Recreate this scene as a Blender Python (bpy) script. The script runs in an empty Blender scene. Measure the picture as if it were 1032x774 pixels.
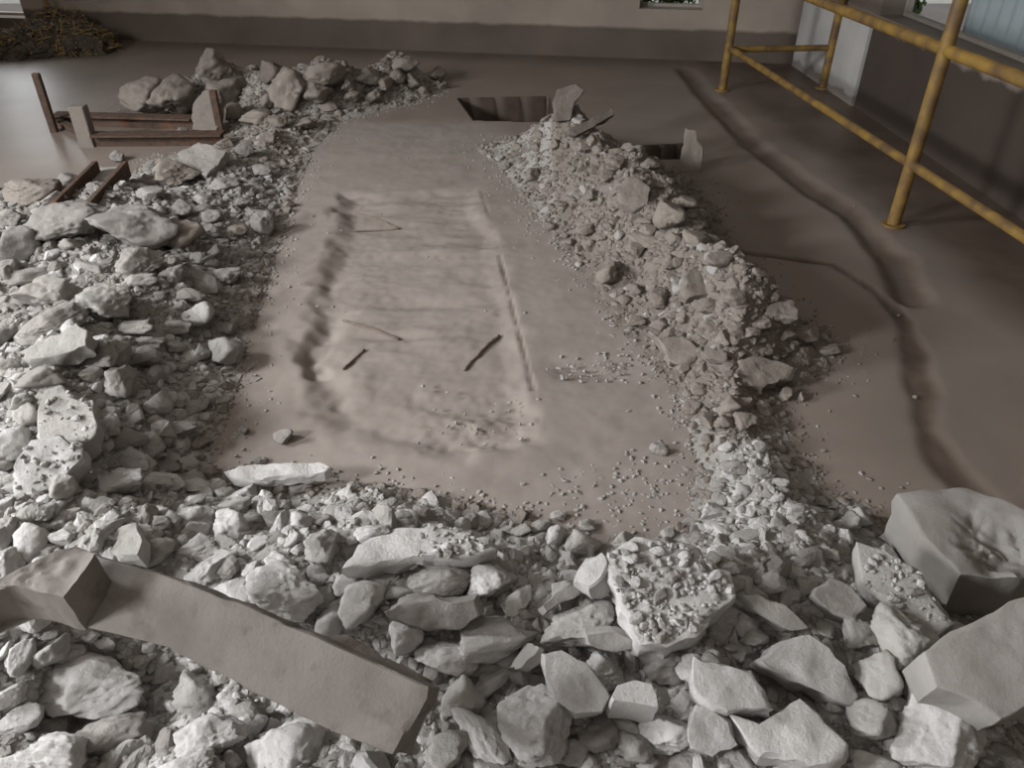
import bpy, bmesh, math, random
import numpy as np
from mathutils import Vector, Matrix

rng = np.random.default_rng(11)
random.seed(11)
C = bpy.context.scene.collection
F = 780.0; CX = 516.0; CY = 387.0; CAMH = 1.7
PITCH = math.radians(35); CP, SP = math.cos(PITCH), math.sin(PITCH)

# ------------------------------------------------------------------ picture <-> place
def ray(x, y):
    u = (x-CX)/F; v = -(y-CY)/F
    return np.array([u, CP+v*SP, -SP+v*CP])
def ground(x, y, z=0.0):
    d = ray(x, y); t = (z-CAMH)/d[2]
    return np.array([d[0]*t, d[1]*t, z])
def gxy(pts):
    return np.array([ground(x, y)[:2] for x, y in pts])

# ------------------------------------------------------------------ noise
def _h(ix, iy, iz, s):
    n = (ix*374761393 + iy*668265263 + iz*2147483647 + s*1274126177) & 0xffffffff
    n = ((n ^ (n >> 13))*1274126177) & 0xffffffff
    n = ((n ^ (n >> 16))*2246822519) & 0xffffffff
    return ((n ^ (n >> 15)) & 0xffff)/32767.5 - 1.0
def vnoise(p, s=0):
    p = np.asarray(p, float); i = np.floor(p).astype(np.int64); f = p-i; f = f*f*f*(f*(f*6-15)+10)
    r = 0
    for a in (0, 1):
        wx = f[:, 0] if a else 1-f[:, 0]
        for b in (0, 1):
            wy = f[:, 1] if b else 1-f[:, 1]
            for c in (0, 1):
                wz = f[:, 2] if c else 1-f[:, 2]
                r = r + wx*wy*wz*_h(i[:, 0]+a, i[:, 1]+b, i[:, 2]+c, s)
    return r
def fbm(p, s=0, o=4, g=.5):
    p = np.asarray(p, float); r = 0; a = 1
    for k in range(o):
        r = r + a*vnoise(p*(2.03**k)+k*17.3, s+k); a *= g
    return r
def n2(x, y, f, s=0, o=3):
    return fbm(np.stack([x*f, y*f, np.zeros_like(x)+.37], 1), s, o)
def sstep(t):
    t = np.clip(t, 0, 1); return t*t*(3-2*t)

# ------------------------------------------------------------------ distance to outlines
def sdist(P, poly):
    """signed distance, positive inside"""
    x, y = P[:, 0], P[:, 1]; d = np.full(len(P), 1e9); ins = np.zeros(len(P), bool)
    for a, b in zip(poly, np.roll(poly, -1, 0)):
        e = b-a; w = P-a; t = np.clip((w@e)/max(e@e, 1e-12), 0, 1)
        q = w-np.outer(t, e); d = np.minimum(d, (q*q).sum(1))
        c = ((a[1] > y) != (b[1] > y))
        with np.errstate(divide='ignore', invalid='ignore'):
            xi = (b[0]-a[0])*(y-a[1])/(b[1]-a[1] if b[1] != a[1] else 1e-12)+a[0]
        ins ^= c & (x < xi)
    d = np.sqrt(d); return np.where(ins, d, -d)
def ldist(P, line):
    d = np.full(len(P), 1e9)
    for a, b in zip(line[:-1], line[1:]):
        e = b-a; w = P-a; t = np.clip((w@e)/max(e@e, 1e-12), 0, 1)
        q = w-np.outer(t, e); d = np.minimum(d, (q*q).sum(1))
    return np.sqrt(d)

RUBBLE = gxy([(455,88),(420,104),(345,122),(318,150),(300,190),(285,240),(265,300),(250,350),(240,400),(222,440),(215,468),
  (260,486),(330,490),(380,486),(470,502),(540,520),(600,545),(650,545),(690,520),(700,470),(690,420),(660,370),(625,335),
  (605,300),(570,258),(530,205),(505,170),(475,150),(500,140),(560,135),(620,150),(690,175),(718,205),(745,255),(795,312),
  (858,352),(835,378),(790,405),(800,445),(835,490),(880,510),(905,550),(960,610),(1060,680),(1120,774),(1150,950),(500,1050),
  (-150,950),(-260,600),(-200,300),(-90,190),(0,188),(60,205),(110,190),(150,160),(232,152),(228,112),(130,112),(122,100),(150,96),(250,80),(330,75),(400,70),(440,72)])
RIDGE = gxy([(560,170),(620,215),(690,290),(745,350)])
BUMPS = [(215,112,.30,.38),(150,95,.12,.25),(325,104,.17,.32),(405,90,.15,.26),(60,250,.10,.5),(60,440,.12,.35),(130,330,.08,.5),
         (440,590,.10,.28),(660,610,.10,.3),(90,600,.12,.3),(760,470,.05,.25),(175,705,-.16,.16),(290,742,-.12,.13),(95,725,-.13,.13)]
BUMPS = [(*ground(x, y)[:2], h, s) for x, y, h, s in BUMPS]
def H(P):
    P = np.asarray(P, float).reshape(-1, 2)
    d = sdist(P, RUBBLE)+.05*n2(P[:, 0], P[:, 1], 4.0, 5)
    m = np.full(len(P), .10)
    m += .19*sstep(1-ldist(P, RIDGE)/.62)
    m += .05*sstep((2.0-P[:, 1])/1.0)
    for bx, by, h, s in BUMPS:
        m += h*np.exp(-((P[:, 0]-bx)**2+(P[:, 1]-by)**2)/(s*s))
    m *= 1-.85*sstep((P[:, 0]-.95)/.5)*sstep((2.5-P[:, 1])/.7)*.7
    m = np.maximum(m, .02)
    return sstep(d/.42)*m*(1+.35*n2(P[:, 0], P[:, 1], 3.1, 9))+np.where(d > 0, .012*n2(P[:, 0], P[:, 1], 14, 3), 0)*sstep(d/.15)
def march(x, y, lift=0.0):
    """the place where the line of sight through (x, y) meets the heaps, raised by lift"""
    d = ray(x, y); t0 = (CAMH-.75)/-d[2]; t1 = (CAMH+.02)/-d[2]
    for _ in range(2):
        ts = np.linspace(t0, t1, 120); p = np.outer(ts, d); p[:, 2] += CAMH
        hit = np.where(p[:, 2] <= H(p[:, :2])+lift)[0]
        k = hit[0] if len(hit) else len(ts)-1
        t0, t1 = ts[max(k-1, 0)], ts[k]
    return d*t1+np.array([0, 0, CAMH]), t1

# ------------------------------------------------------------------ materials
def new_mat(name):
    m = bpy.data.materials.new(name); m.use_nodes = True
    nt = m.node_tree; return m, nt, nt.nodes['Principled BSDF']
def concrete(name, lo, hi, scale=9.0, rough=.95, bump=.85, bscale=38, rand=.16, spots=None, spotscale=9, spotamt=.5, bdist=.011):
    m, nt, b = new_mat(name); N = nt.nodes.new; L = nt.links.new
    geo = N('ShaderNodeNewGeometry'); info = N('ShaderNodeObjectInfo')
    n1 = N('ShaderNodeTexNoise'); n1.inputs['Scale'].default_value = scale; n1.inputs['Detail'].default_value = 10; n1.inputs['Roughness'].default_value = .75
    L(geo.outputs['Position'], n1.inputs['Vector'])
    r = N('ShaderNodeValToRGB'); r.color_ramp.elements[0].color = (*lo, 1); r.color_ramp.elements[1].color = (*hi, 1)
    r.color_ramp.elements[0].position = .3; r.color_ramp.elements[1].position = .72
    L(n1.outputs['Fac'], r.inputs['Fac']); col = r.outputs['Color']
    if spots:
        n3 = N('ShaderNodeTexNoise'); n3.inputs['Scale'].default_value = spotscale; n3.inputs['Detail'].default_value = 6
        L(geo.outputs['Position'], n3.inputs['Vector'])
        r3 = N('ShaderNodeMapRange'); r3.inputs['From Min'].default_value = .55; r3.inputs['From Max'].default_value = .72; r3.inputs['To Max'].default_value = spotamt
        L(n3.outputs['Fac'], r3.inputs['Value'])
        mx = N('ShaderNodeMixRGB'); mx.inputs['Color2'].default_value = (*spots, 1)
        L(r3.outputs['Result'], mx.inputs['Fac']); L(col, mx.inputs['Color1']); col = mx.outputs['Color']
    if rand:
        mr = N('ShaderNodeMapRange'); mr.inputs['To Min'].default_value = 1-rand; mr.inputs['To Max'].default_value = 1+rand*.6
        L(info.outputs['Random'], mr.inputs['Value'])
        hv = N('ShaderNodeHueSaturation'); L(mr.outputs['Result'], hv.inputs['Value']); L(col, hv.inputs['Color']); col = hv.outputs['Color']
    L(col, b.inputs['Base Color']); b.inputs['Roughness'].default_value = rough
    b.inputs['Specular IOR Level'].default_value = .2
    n2_ = N('ShaderNodeTexNoise'); n2_.inputs['Scale'].default_value = bscale; n2_.inputs['Detail'].default_value = 10; n2_.inputs['Roughness'].default_value = .74
    L(geo.outputs['Position'], n2_.inputs['Vector'])
    bp = N('ShaderNodeBump'); bp.inputs['Strength'].default_value = bump; bp.inputs['Distance'].default_value = bdist
    L(n2_.outputs['Fac'], bp.inputs['Height']); L(bp.outputs['Normal'], b.inputs['Normal'])
    return m
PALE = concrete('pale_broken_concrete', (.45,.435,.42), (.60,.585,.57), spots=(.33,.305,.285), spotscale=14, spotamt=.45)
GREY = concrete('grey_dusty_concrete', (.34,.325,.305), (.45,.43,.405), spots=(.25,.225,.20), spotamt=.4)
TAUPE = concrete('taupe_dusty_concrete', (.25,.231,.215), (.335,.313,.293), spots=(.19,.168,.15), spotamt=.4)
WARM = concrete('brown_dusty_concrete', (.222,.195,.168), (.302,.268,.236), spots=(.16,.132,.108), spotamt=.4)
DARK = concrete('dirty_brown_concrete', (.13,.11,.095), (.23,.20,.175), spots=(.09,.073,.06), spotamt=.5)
KERB = concrete('smooth_cast_concrete', (.165,.148,.135), (.225,.204,.188), scale=3.5, bump=.3, bscale=120, spots=(.12,.10,.085), spotscale=19, spotamt=.7, rand=0)
BLOCK = concrete('weathered_cast_concrete', (.24,.226,.21), (.32,.303,.283), scale=4, bump=.35, bscale=90, spots=(.20,.17,.14), spotscale=5, spotamt=.35, rand=0)
DARKCUT = concrete('shaded_face', (.06,.042,.032), (.11,.08,.062), scale=9, bump=.4, rand=0)  # shade of a near block face put into colour; not assigned
RUST = concrete('rusted_steel', (.055,.04,.033), (.14,.095,.07), scale=22, bump=.4, bscale=80, rand=.1, spots=(.20,.08,.04), spotscale=16, spotamt=.6)
WOOD = concrete('dusty_stick', (.18,.14,.115), (.26,.21,.175), scale=30, rand=.1)
def mat_for(t, x, y):  # darker tones further back: browner dust plus painted light falloff
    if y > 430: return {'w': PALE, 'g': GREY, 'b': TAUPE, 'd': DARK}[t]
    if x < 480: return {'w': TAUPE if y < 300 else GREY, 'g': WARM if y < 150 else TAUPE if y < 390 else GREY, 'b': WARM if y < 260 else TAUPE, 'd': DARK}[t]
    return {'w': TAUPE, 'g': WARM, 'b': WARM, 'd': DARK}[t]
MATS = {'w': PALE, 'g': GREY, 'b': WARM, 'd': DARK}

# ------------------------------------------------------------------ object helpers
def link_mesh(name, V, faces, mat, parent=None, smooth=True):
    me = bpy.data.meshes.new(name)
    me.from_pydata([tuple(v) for v in V], [], [tuple(f) for f in faces]); me.update()
    if smooth: me.polygons.foreach_set('use_smooth', [True]*len(me.polygons))
    if mat: me.materials.append(mat)
    o = bpy.data.objects.new(name, me); C.objects.link(o)
    if parent: o.parent = parent
    return o
def fast_mesh(name, V, Fc, mats, smooth=False):
    """V (n,3), Fc (m,k) arrays"""
    me = bpy.data.meshes.new(name); m, k = Fc.shape
    me.vertices.add(len(V)); me.vertices.foreach_set('co', np.ascontiguousarray(V, np.float32).ravel())
    me.loops.add(m*k); me.loops.foreach_set('vertex_index', Fc.astype(np.int32).ravel())
    me.polygons.add(m); me.polygons.foreach_set('loop_start', np.arange(0, m*k, k, dtype=np.int32))
    try: me.polygons.foreach_set('loop_total', np.full(m, k, np.int32))
    except Exception: pass
    me.update(calc_edges=True)
    me.polygons.foreach_set('use_smooth', np.full(m, smooth))
    for x in mats: me.materials.append(x)
    return me
def bm_obj(name, bm, mat, parent=None, smooth=False):
    bmesh.ops.recalc_face_normals(bm, faces=bm.faces)
    me = bpy.data.meshes.new(name); bm.to_mesh(me); bm.free()
    if smooth: me.polygons.foreach_set('use_smooth', [True]*len(me.polygons))
    if mat: me.materials.append(mat)
    o = bpy.data.objects.new(name, me); C.objects.link(o)
    if parent: o.parent = parent
    return o
def tag(o, label, cat, group=None, kind=None):
    if label: o['label'] = label
    if cat: o['category'] = cat
    if group: o['group'] = group
    if kind: o['kind'] = kind
    return o
def empty(name, loc):
    o = bpy.data.objects.new(name, None); C.objects.link(o); o.location = loc; o.empty_display_size = .1; return o
def box_bm(bm, lo, hi):
    r = bmesh.ops.create_cube(bm, size=1)
    for v in r['verts']:
        v.co = Vector([(lo[i]+hi[i])/2+v.co[i]*(hi[i]-lo[i]) for i in range(3)])
    return r['verts']
def tube_bm(bm, pts, r, seg=14, wob=0):
    rings = []; pts = [Vector(p) for p in pts]
    for i, p in enumerate(pts):
        d = (pts[min(i+1, len(pts)-1)]-pts[max(i-1, 0)]).normalized()
        a = d.orthogonal().normalized() if i == 0 else (a-d*a.dot(d)).normalized()
        b = d.cross(a); rr = r*(1+wob*random.uniform(-1, 1))
        rings.append([bm.verts.new(p+rr*(a*math.cos(2*math.pi*k/seg)+b*math.sin(2*math.pi*k/seg))) for k in range(seg)])
    for q, s in zip(rings[:-1], rings[1:]):
        for k in range(seg): bm.faces.new((q[k], q[(k+1) % seg], s[(k+1) % seg], s[k]))
    bm.faces.new(rings[0][::-1]); bm.faces.new(rings[-1])
def beam_bm(bm, p, q, w, h, up=(0, 0, 1)):
    """rectangular bar from p to q"""
    p, q = Vector(p), Vector(q); d = (q-p).normalized(); s = d.cross(Vector(up)).normalized(); u = s.cross(d)
    vs = []
    for e in (p, q):
        for a, b in ((-1,-1),(1,-1),(1,1),(-1,1)): vs.append(bm.verts.new(e+s*a*w/2+u*b*h/2))
    for f in ((0,1,2,3),(7,6,5,4),(0,4,5,1),(1,5,6,2),(2,6,7,3),(3,7,4,0)): bm.faces.new([vs[i] for i in f])

# ------------------------------------------------------------------ stones
_ico = {}
def ico(n):
    if n not in _ico:
        bm = bmesh.new(); bmesh.ops.create_icosphere(bm, subdivisions=n, radius=1)
        bm.verts.ensure_lookup_table()
        V = np.array([v.co[:] for v in bm.verts]); Fc = np.array([[v.index for v in f.verts] for f in bm.faces]); bm.free()
        _ico[n] = (V/np.linalg.norm(V, axis=1)[:, None], Fc)
    return _ico[n]
def rock(seed, n=5, facets=15, rough=1.0, k=44, flat=.54):
    r = np.random.default_rng(seed); D, Fc = ico(n)
    nr = r.normal(size=(facets, 3)); nr /= np.linalg.norm(nr, axis=1)[:, None]
    h = r.uniform(flat, 1.0, facets)
    dots = D@nr.T
    R = np.where(dots > .12, h/np.maximum(dots, .12), 9)
    R = np.minimum(R, 3)
    rr = -np.log(np.exp(-k*R).sum(1)+np.exp(-k*1.25))/k
    V = D*rr[:, None]
    if rough:
        o = r.uniform(0, 50, 3)
        rr = rr+rough*(.095*fbm(V*1.9+o, seed, 3)+.046*fbm(V*6.5+o, seed+9, 3, .6)+(.016*fbm(V*19+o, seed+5, 2, .6) if n >= 4 else 0))
        if n >= 4:
            w = vnoise(V*5.0+o+9, seed+21); rr = rr-rough*.05*np.maximum(w-.35, 0)/.65
        V = D*rr[:, None]
    lo, hi = V.min(0), V.max(0)
    return (V-(lo+hi)/2)/((hi-lo)/2), Fc
_tmpl = {}
def rock_mesh(i, n):
    if (i, n) not in _tmpl:
        V, Fc = rock(100+i, n, facets=12+i % 7, rough=.8+.5*((i*7) % 5)/4)
        _tmpl[i, n] = (V, Fc)
    return _tmpl[i, n]

REFS = []          # (x, y, phrase) that other labels can point at
PXI = {}
PLACED = []        # (x, y, w, h)
def stone(x, y, w, h, rot=0, tint='g', label=None, ref=None, k=.62, seed=None, name='rubble_stone', lift=.30, group=None, rough=1.0):
    a, b = w/2, h/2
    P, t = march(x, y, 0.0); e = math.atan2(-ray(x, y)[2], math.hypot(*ray(x, y)[:2]))
    for _ in range(2):
        m = t/F
        if abs(rot) > 20: wa, wb = 2*a*m, 2*b*m
        else: wa, wb = w*m, h*m
        dep = wb/math.sqrt(math.sin(e)**2+(k*math.cos(e))**2)
        dep = min(dep, wa*1.7); zz = k*dep
        zz = max(zz, .35*min(wa, wb))
        P, t = march(x, y, (lift+(.20 if y > 560 else .16))*zz)
    big = max(w, h)
    i = seed if seed is not None else int(x*3+y*7)
    if big > 56 or label: V, Fc = rock(1000+i, 5 if big > 40 else 4, 10+i % 6, rough)
    else: V, Fc = rock_mesh(i % 26, 4)
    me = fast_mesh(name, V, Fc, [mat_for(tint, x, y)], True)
    o = bpy.data.objects.new(name, me); C.objects.link(o)
    yaw = math.atan2(math.sin(math.radians(-rot))/max(math.sin(e), .3), math.cos(math.radians(rot))) if rot else random.uniform(-.25, .25)
    o.location = P; o.scale = (wa/2*1.03, dep/2*1.03, zz/2*1.05)
    o.rotation_euler = (random.uniform(-.16, .16), random.uniform(-.16, .16), yaw)
    o['category'] = 'stone'; o['group'] = group or 'broken concrete rubble on the floor'
    PLACED.append((x, y, w, h))
    if label:
        o['label'] = label; REFS.append((x, y, ref or label)); 
    else: PXI[o.name] = (x, y, w, h, {'w': 'pale', 'g': 'grey', 'b': 'brownish', 'd': 'dark brown'}[tint])
    return o

def slab(pts, n=(0,-.15,1), th=.05, tint='w', label=None, ref=None, lift=.03, rough=1.0, name='concrete_slab', mat=None, step=.018, cat='slab', seed=1, dents=()):
    pts = np.array(pts, float); c = pts.mean(0)
    if n[2] > .7 and tint != 'd': th = max(th, lift-.035)
    P, t = march(c[0], c[1], lift)
    n = np.array(n, float); n /= np.linalg.norm(n)
    cam = np.array([0, 0, CAMH]); top = []
    for x, y in pts:
        d = ray(x, y); s = ((P-cam)@n)/(d@n); top.append(cam+d*s)
    top = np.array(top)
    # finer ragged outline
    out = []
    for a, b in zip(top, np.roll(top, -1, 0)):
        k = max(2, int(np.linalg.norm(b-a)/step))
        for i in range(k): out.append(a+(b-a)*i/k)
    out = np.array(out); ctr = out.mean(0)
    tan = np.cross(n, [1, 0, 0]); tan /= np.linalg.norm(tan); bit = np.cross(n, tan)
    rad = out-ctr; rl = np.linalg.norm(rad, axis=1)[:, None]; rd = rad/rl
    wob = fbm(out*26+seed*3.1, seed, 3)[:, None]
    out = out+rd*wob*.008*rough
    m = len(out); rings = []
    size = float(rl.mean())
    K_ = int(np.clip(size/.009, 10, 30))
    chip = .016*rough*np.maximum(fbm(out*17+seed, seed+11, 3)-.05, 0)
    for f in np.r_[np.linspace(0, .92, K_), .96, .985]:
        q = ctr+(out-ctr)*f
        q = q+n*((.006 if th < .15 else .01)*rough*fbm(q*9+seed, seed+3, 2)+.003*rough*fbm(q*30+seed, seed+4, 2)+chip*sstep((f-.82)/.16)*-1)[:, None]
        for dx_, dy_, dr_, dd_ in dents:
            D_ = ray(dx_, dy_); c_ = cam+D_*(((P-cam)@n)/(D_@n)); q = q-n*(dd_*np.exp(-((q-c_)**2).sum(1)/dr_**2)*(1+.5*fbm(q*25, 5, 3)))[:, None]
        rings.append(q)
    ch = min(.008, th*.2)
    rings[-1] = rings[-1]-n*ch*.25
    out = out-n*chip[:, None]
    for i, f in enumerate((.18, .4, .65, .88, 1.0)):
        q = out-n*th*f
        sd = fbm(q*24+seed*1.7, seed+7, 3)[:, None]
        ins = -.10*f*size*rough*.5 if i < 4 else -.14*size
        q = q+rd*(sd*.011*rough+ins)
        rings.append(q)
    V = np.concatenate([rings[0][:1]]+rings[1:]+[(ctr-n*th)[None]]); Fc = []
    for j in range(m): Fc.append((0, 1+j, 1+(j+1) % m))
    nr = len(rings)-1
    for r_ in range(nr-1):
        A, B = 1+r_*m, 1+(r_+1)*m
        for j in range(m): Fc.append((A+j, B+j, B+(j+1) % m, A+(j+1) % m))
    A = 1+(nr-1)*m; z = len(V)-1
    for j in range(m): Fc.append((A+j, z, A+(j+1) % m))
    org = ctr-n*th
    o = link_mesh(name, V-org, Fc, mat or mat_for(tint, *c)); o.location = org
    bm = bmesh.new(); bm.from_mesh(o.data); bmesh.ops.recalc_face_normals(bm, faces=bm.faces); bm.to_mesh(o.data); bm.free()
    try: o.data.set_sharp_from_angle(angle=math.radians(38))
    except Exception: pass
    tag(o, label, cat, 'broken concrete rubble on the floor' if cat == 'slab' else None, 'thing')
    x0, y0 = pts.min(0); x1, y1 = pts.max(0); PLACED.append((c[0], c[1], x1-x0, y1-y0))
    if label: REFS.append((c[0], c[1], ref or label))
    SLABS[ref] = (ctr, n, top)
    return o
SLABS = {}

# slabs, each from its own outline
slab([(345,570),(362,547),(400,531),(445,527),(475,537),(500,552),(470,561),(425,561),(398,564),(370,569)], (0,-.12,1), .05, 'w',
     'broad pale slab lying flat, brown broken edge along its near side', 'the broad pale flat slab', lift=.09, seed=2)
slab([(384,617),(410,606),(437,602),(455,608),(479,604),(481,620),(470,633),(430,638),(390,627)], (0,-.75,.6), .07, 'b',
     'brown slab propped on its side, wavy pale upper edge', 'the propped brown slab', lift=.10, seed=3)
slab([(606,560),(640,540),(695,548),(735,575),(742,600),(700,640),(672,654),(645,650),(622,605)], (-.05,-.3,.95), .10, 'w',
     'large dusty slab strewn with gravel, tilted down to the front', 'the large gravel-strewn slab', lift=.12, seed=4)
slab([(699,662),(735,666),(757,676),(781,713),(714,714),(695,690)], (0,-.2,1), .05, 'w',
     'triangular flat slab with a thick straight front edge, brown shaded corner', 'the triangular slab', lift=.10, seed=5)
slab([(768,665),(790,645),(815,638),(837,652),(864,690),(868,704),(858,713),(830,702),(795,686)], (.1,-.42,.9), .05, 'w',
     'smooth pale slab with a pointed lower end, leaning on rubble', 'the pointed pale slab', lift=.11, seed=6)
slab([(733,720),(762,731),(787,715),(806,705),(827,718),(856,750),(855,766),(815,770),(765,762),(748,742)], (0,-.2,1), .05, 'w',
     'wide flat slab with a notched back edge at the picture bottom', 'the notched slab', lift=.10, seed=7)
slab([(688,735),(703,712),(716,714),(731,729),(746,752),(718,762),(695,758)], (0,-.4,.9), .06, 'w',
     'cracked pale lump of slab between the triangular slab and the frame bottom', 'the cracked pale lump', lift=.10, seed=8)
slab([(748,600),(760,597),(790,610),(814,632),(798,636),(770,620)], (.1,-.55,.8), .05, 'g',
     'narrow grey slab standing over a dark gap', 'the narrow grey slab', lift=.09, seed=9)
slab([(820,600),(838,583),(860,590),(874,610),(863,629),(840,619)], (0,-.4,.9), .05, 'b',
     'rounded brownish slab with a dusty rim beside the narrow grey slab', 'the rounded brownish slab', lift=.08, seed=10)
slab([(228,473),(258,467),(322,465),(333,470),(328,476),(282,479),(262,483),(233,482)], (0,-.04,1), .035, 'w',
     'long thin slab like a plank, dark hollow under its end', 'the plank-like slab', lift=.075, seed=11)
slab([(45,392),(62,388),(75,396),(92,403),(98,430),(95,445),(80,452),(40,445),(36,425),(40,408)], (.05,-.3,.95), .08, 'w',
     'white crumbly slab, upper of two lying end to end', 'the upper white slab', lift=.10, seed=12)
slab([(30,442),(60,438),(83,449),(82,462),(70,475),(66,485),(40,494),(14,496),(12,470),(22,454)], (.05,-.35,.93), .08, 'w',
     'white crumbly slab, lower of two lying end to end', 'the lower white slab', lift=.09, seed=13)
slab([(20,362),(28,348),(52,338),(78,325),(89,333),(86,348),(62,356),(40,362)], (-.05,-.35,.93), .07, 'w',
     'long pale slab with a small grey dimple, dark gap below', 'the dimpled pale slab', lift=.09, seed=14)
slab([(178,155),(200,143),(228,150),(220,165),(208,178),(192,172)], (0,-.4,.9), .07, 'g',
     'smooth pale tapered slab in front of the rusty steel frame', 'the tapered slab', lift=.10, seed=15)
slab([(622,190),(630,178),(645,177),(656,190),(652,205),(640,212),(626,205)], (-.1,-.55,.83), .07, 'g',
     'smooth pale slab lying high on the gravel ridge', 'the smooth ridge slab', lift=.06, seed=16)
slab([(688,291),(694,270),(716,268),(722,290),(718,297),(695,297)], (.1,-.4,.9), .06, 'b',
     'square brownish slab on the gravel ridge above the pinkish slab', 'the square ridge slab', lift=.06, seed=17)
slab([(659,338),(688,337),(702,350),(704,360),(695,369),(675,362)], (-.15,-.35,.92), .05, 'b',
     'smooth pinkish slab at the foot of the gravel ridge', 'the pinkish slab', lift=.06, seed=18)
slab([(738,375),(745,362),(762,357),(790,364),(803,370),(797,380),(770,387),(748,386)], (.05,-.3,.95), .05, 'b',
     'wide flat pale slab near the tip of the gravel ridge', 'the wide ridge-tip slab', lift=.07, seed=19)
slab([(112,554),(122,530),(138,528),(146,545),(140,562),(118,562)], (0,-.3,.95), .05, 'g',
     'flat grey slab just behind the long concrete kerb', 'the flat grey slab', lift=.08, seed=20)
slab([(549,660),(566,656),(590,670),(606,685),(614,702),(605,716),(580,722),(562,706),(552,682)], (.05,-.5,.86), .10, 'w',
     'angular pale chunk with a flat sloping top behind the small block', 'the angular sloping chunk', lift=.12, seed=21)
slab([(576,588),(590,565),(606,555),(612,566),(606,581),(592,593)], (-.45,-.3,.84), .045, 'w',
     'pale wedge chip tilted up over a dark hollow', 'the tilted wedge chip', lift=.11, seed=22)
slab([(543,612),(560,597),(583,587),(584,598),(566,608),(550,617)], (0,-.55,.83), .04, 'b',
     'long brown sliver running down from the tilted wedge chip', 'the brown sliver', lift=.09, seed=23)
slab([(862,545),(895,558),(925,572),(962,628),(940,650),(900,615),(870,590)], (-.1,-.12,1), .07, 'g',
     'large smooth grey slab sloping beside the big blocks', 'the smooth sloping slab', lift=.11, seed=24, rough=.5)
slab([(592,640),(615,637),(640,645),(641,655),(610,656),(595,650)], (0,-.8,.5), .05, 'g',
     'short grey slab edge under the large gravel-strewn slab', 'the short grey slab', lift=.10, seed=25)
slab([(525,673),(545,648),(551,652),(549,668),(535,677)], (.35,-.5,.75), .05, 'g',
     'slanted grey shard beside the angular sloping chunk', 'the slanted grey shard', lift=.12, seed=26)
slab([(330,640),(350,640),(434,684),(429,691),(385,672),(345,656)], (.05,-.2,1), .03, 'd',
     'thin dark board lying against the back of the kerb', 'the thin dark board', lift=.17, seed=27)
slab([(616,702),(622,690),(640,685),(657,689),(662,700),(664,713),(640,709),(618,706)], (.02,-.25,.97), .085, 'w',
     'small neat block with chamfered edges like a paver', 'the chamfered block', lift=.15, seed=28, rough=.12, name='concrete_block', cat='block')
slab([(557,122),(558,100),(563,89),(580,85),(589,90),(580,104),(574,122)], (-.1,-.92,.35), .06, 'd',
     'upright brown slab standing at the corner of the floor pit', 'the upright brown slab', lift=.12, seed=29)
slab([(572,131),(600,117),(618,108),(620,114),(600,127),(580,137)], (.1,-.65,.75), .04, 'd',
     'dark plank-shaped fragment leaning beside the upright brown slab', 'the leaning dark fragment', lift=.08, seed=30)
slab([(682,172),(688,150),(691,129),(701,132),(708,150),(708,170),(702,178)], (-.2,-.9,.4), .07, 'b',
     'upright pointed stone at the back end of the gravel ridge', 'the upright pointed stone', lift=.10, seed=31, name='rubble_stone', cat='stone')
slab([(193,130),(194,105),(205,90),(221,92),(222,110),(218,133)], (-.15,-.85,.5), .07, 'g',
     'pale slab standing upright behind the rusty steel frame', 'the upright pale slab', lift=.16, seed=32)

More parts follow.
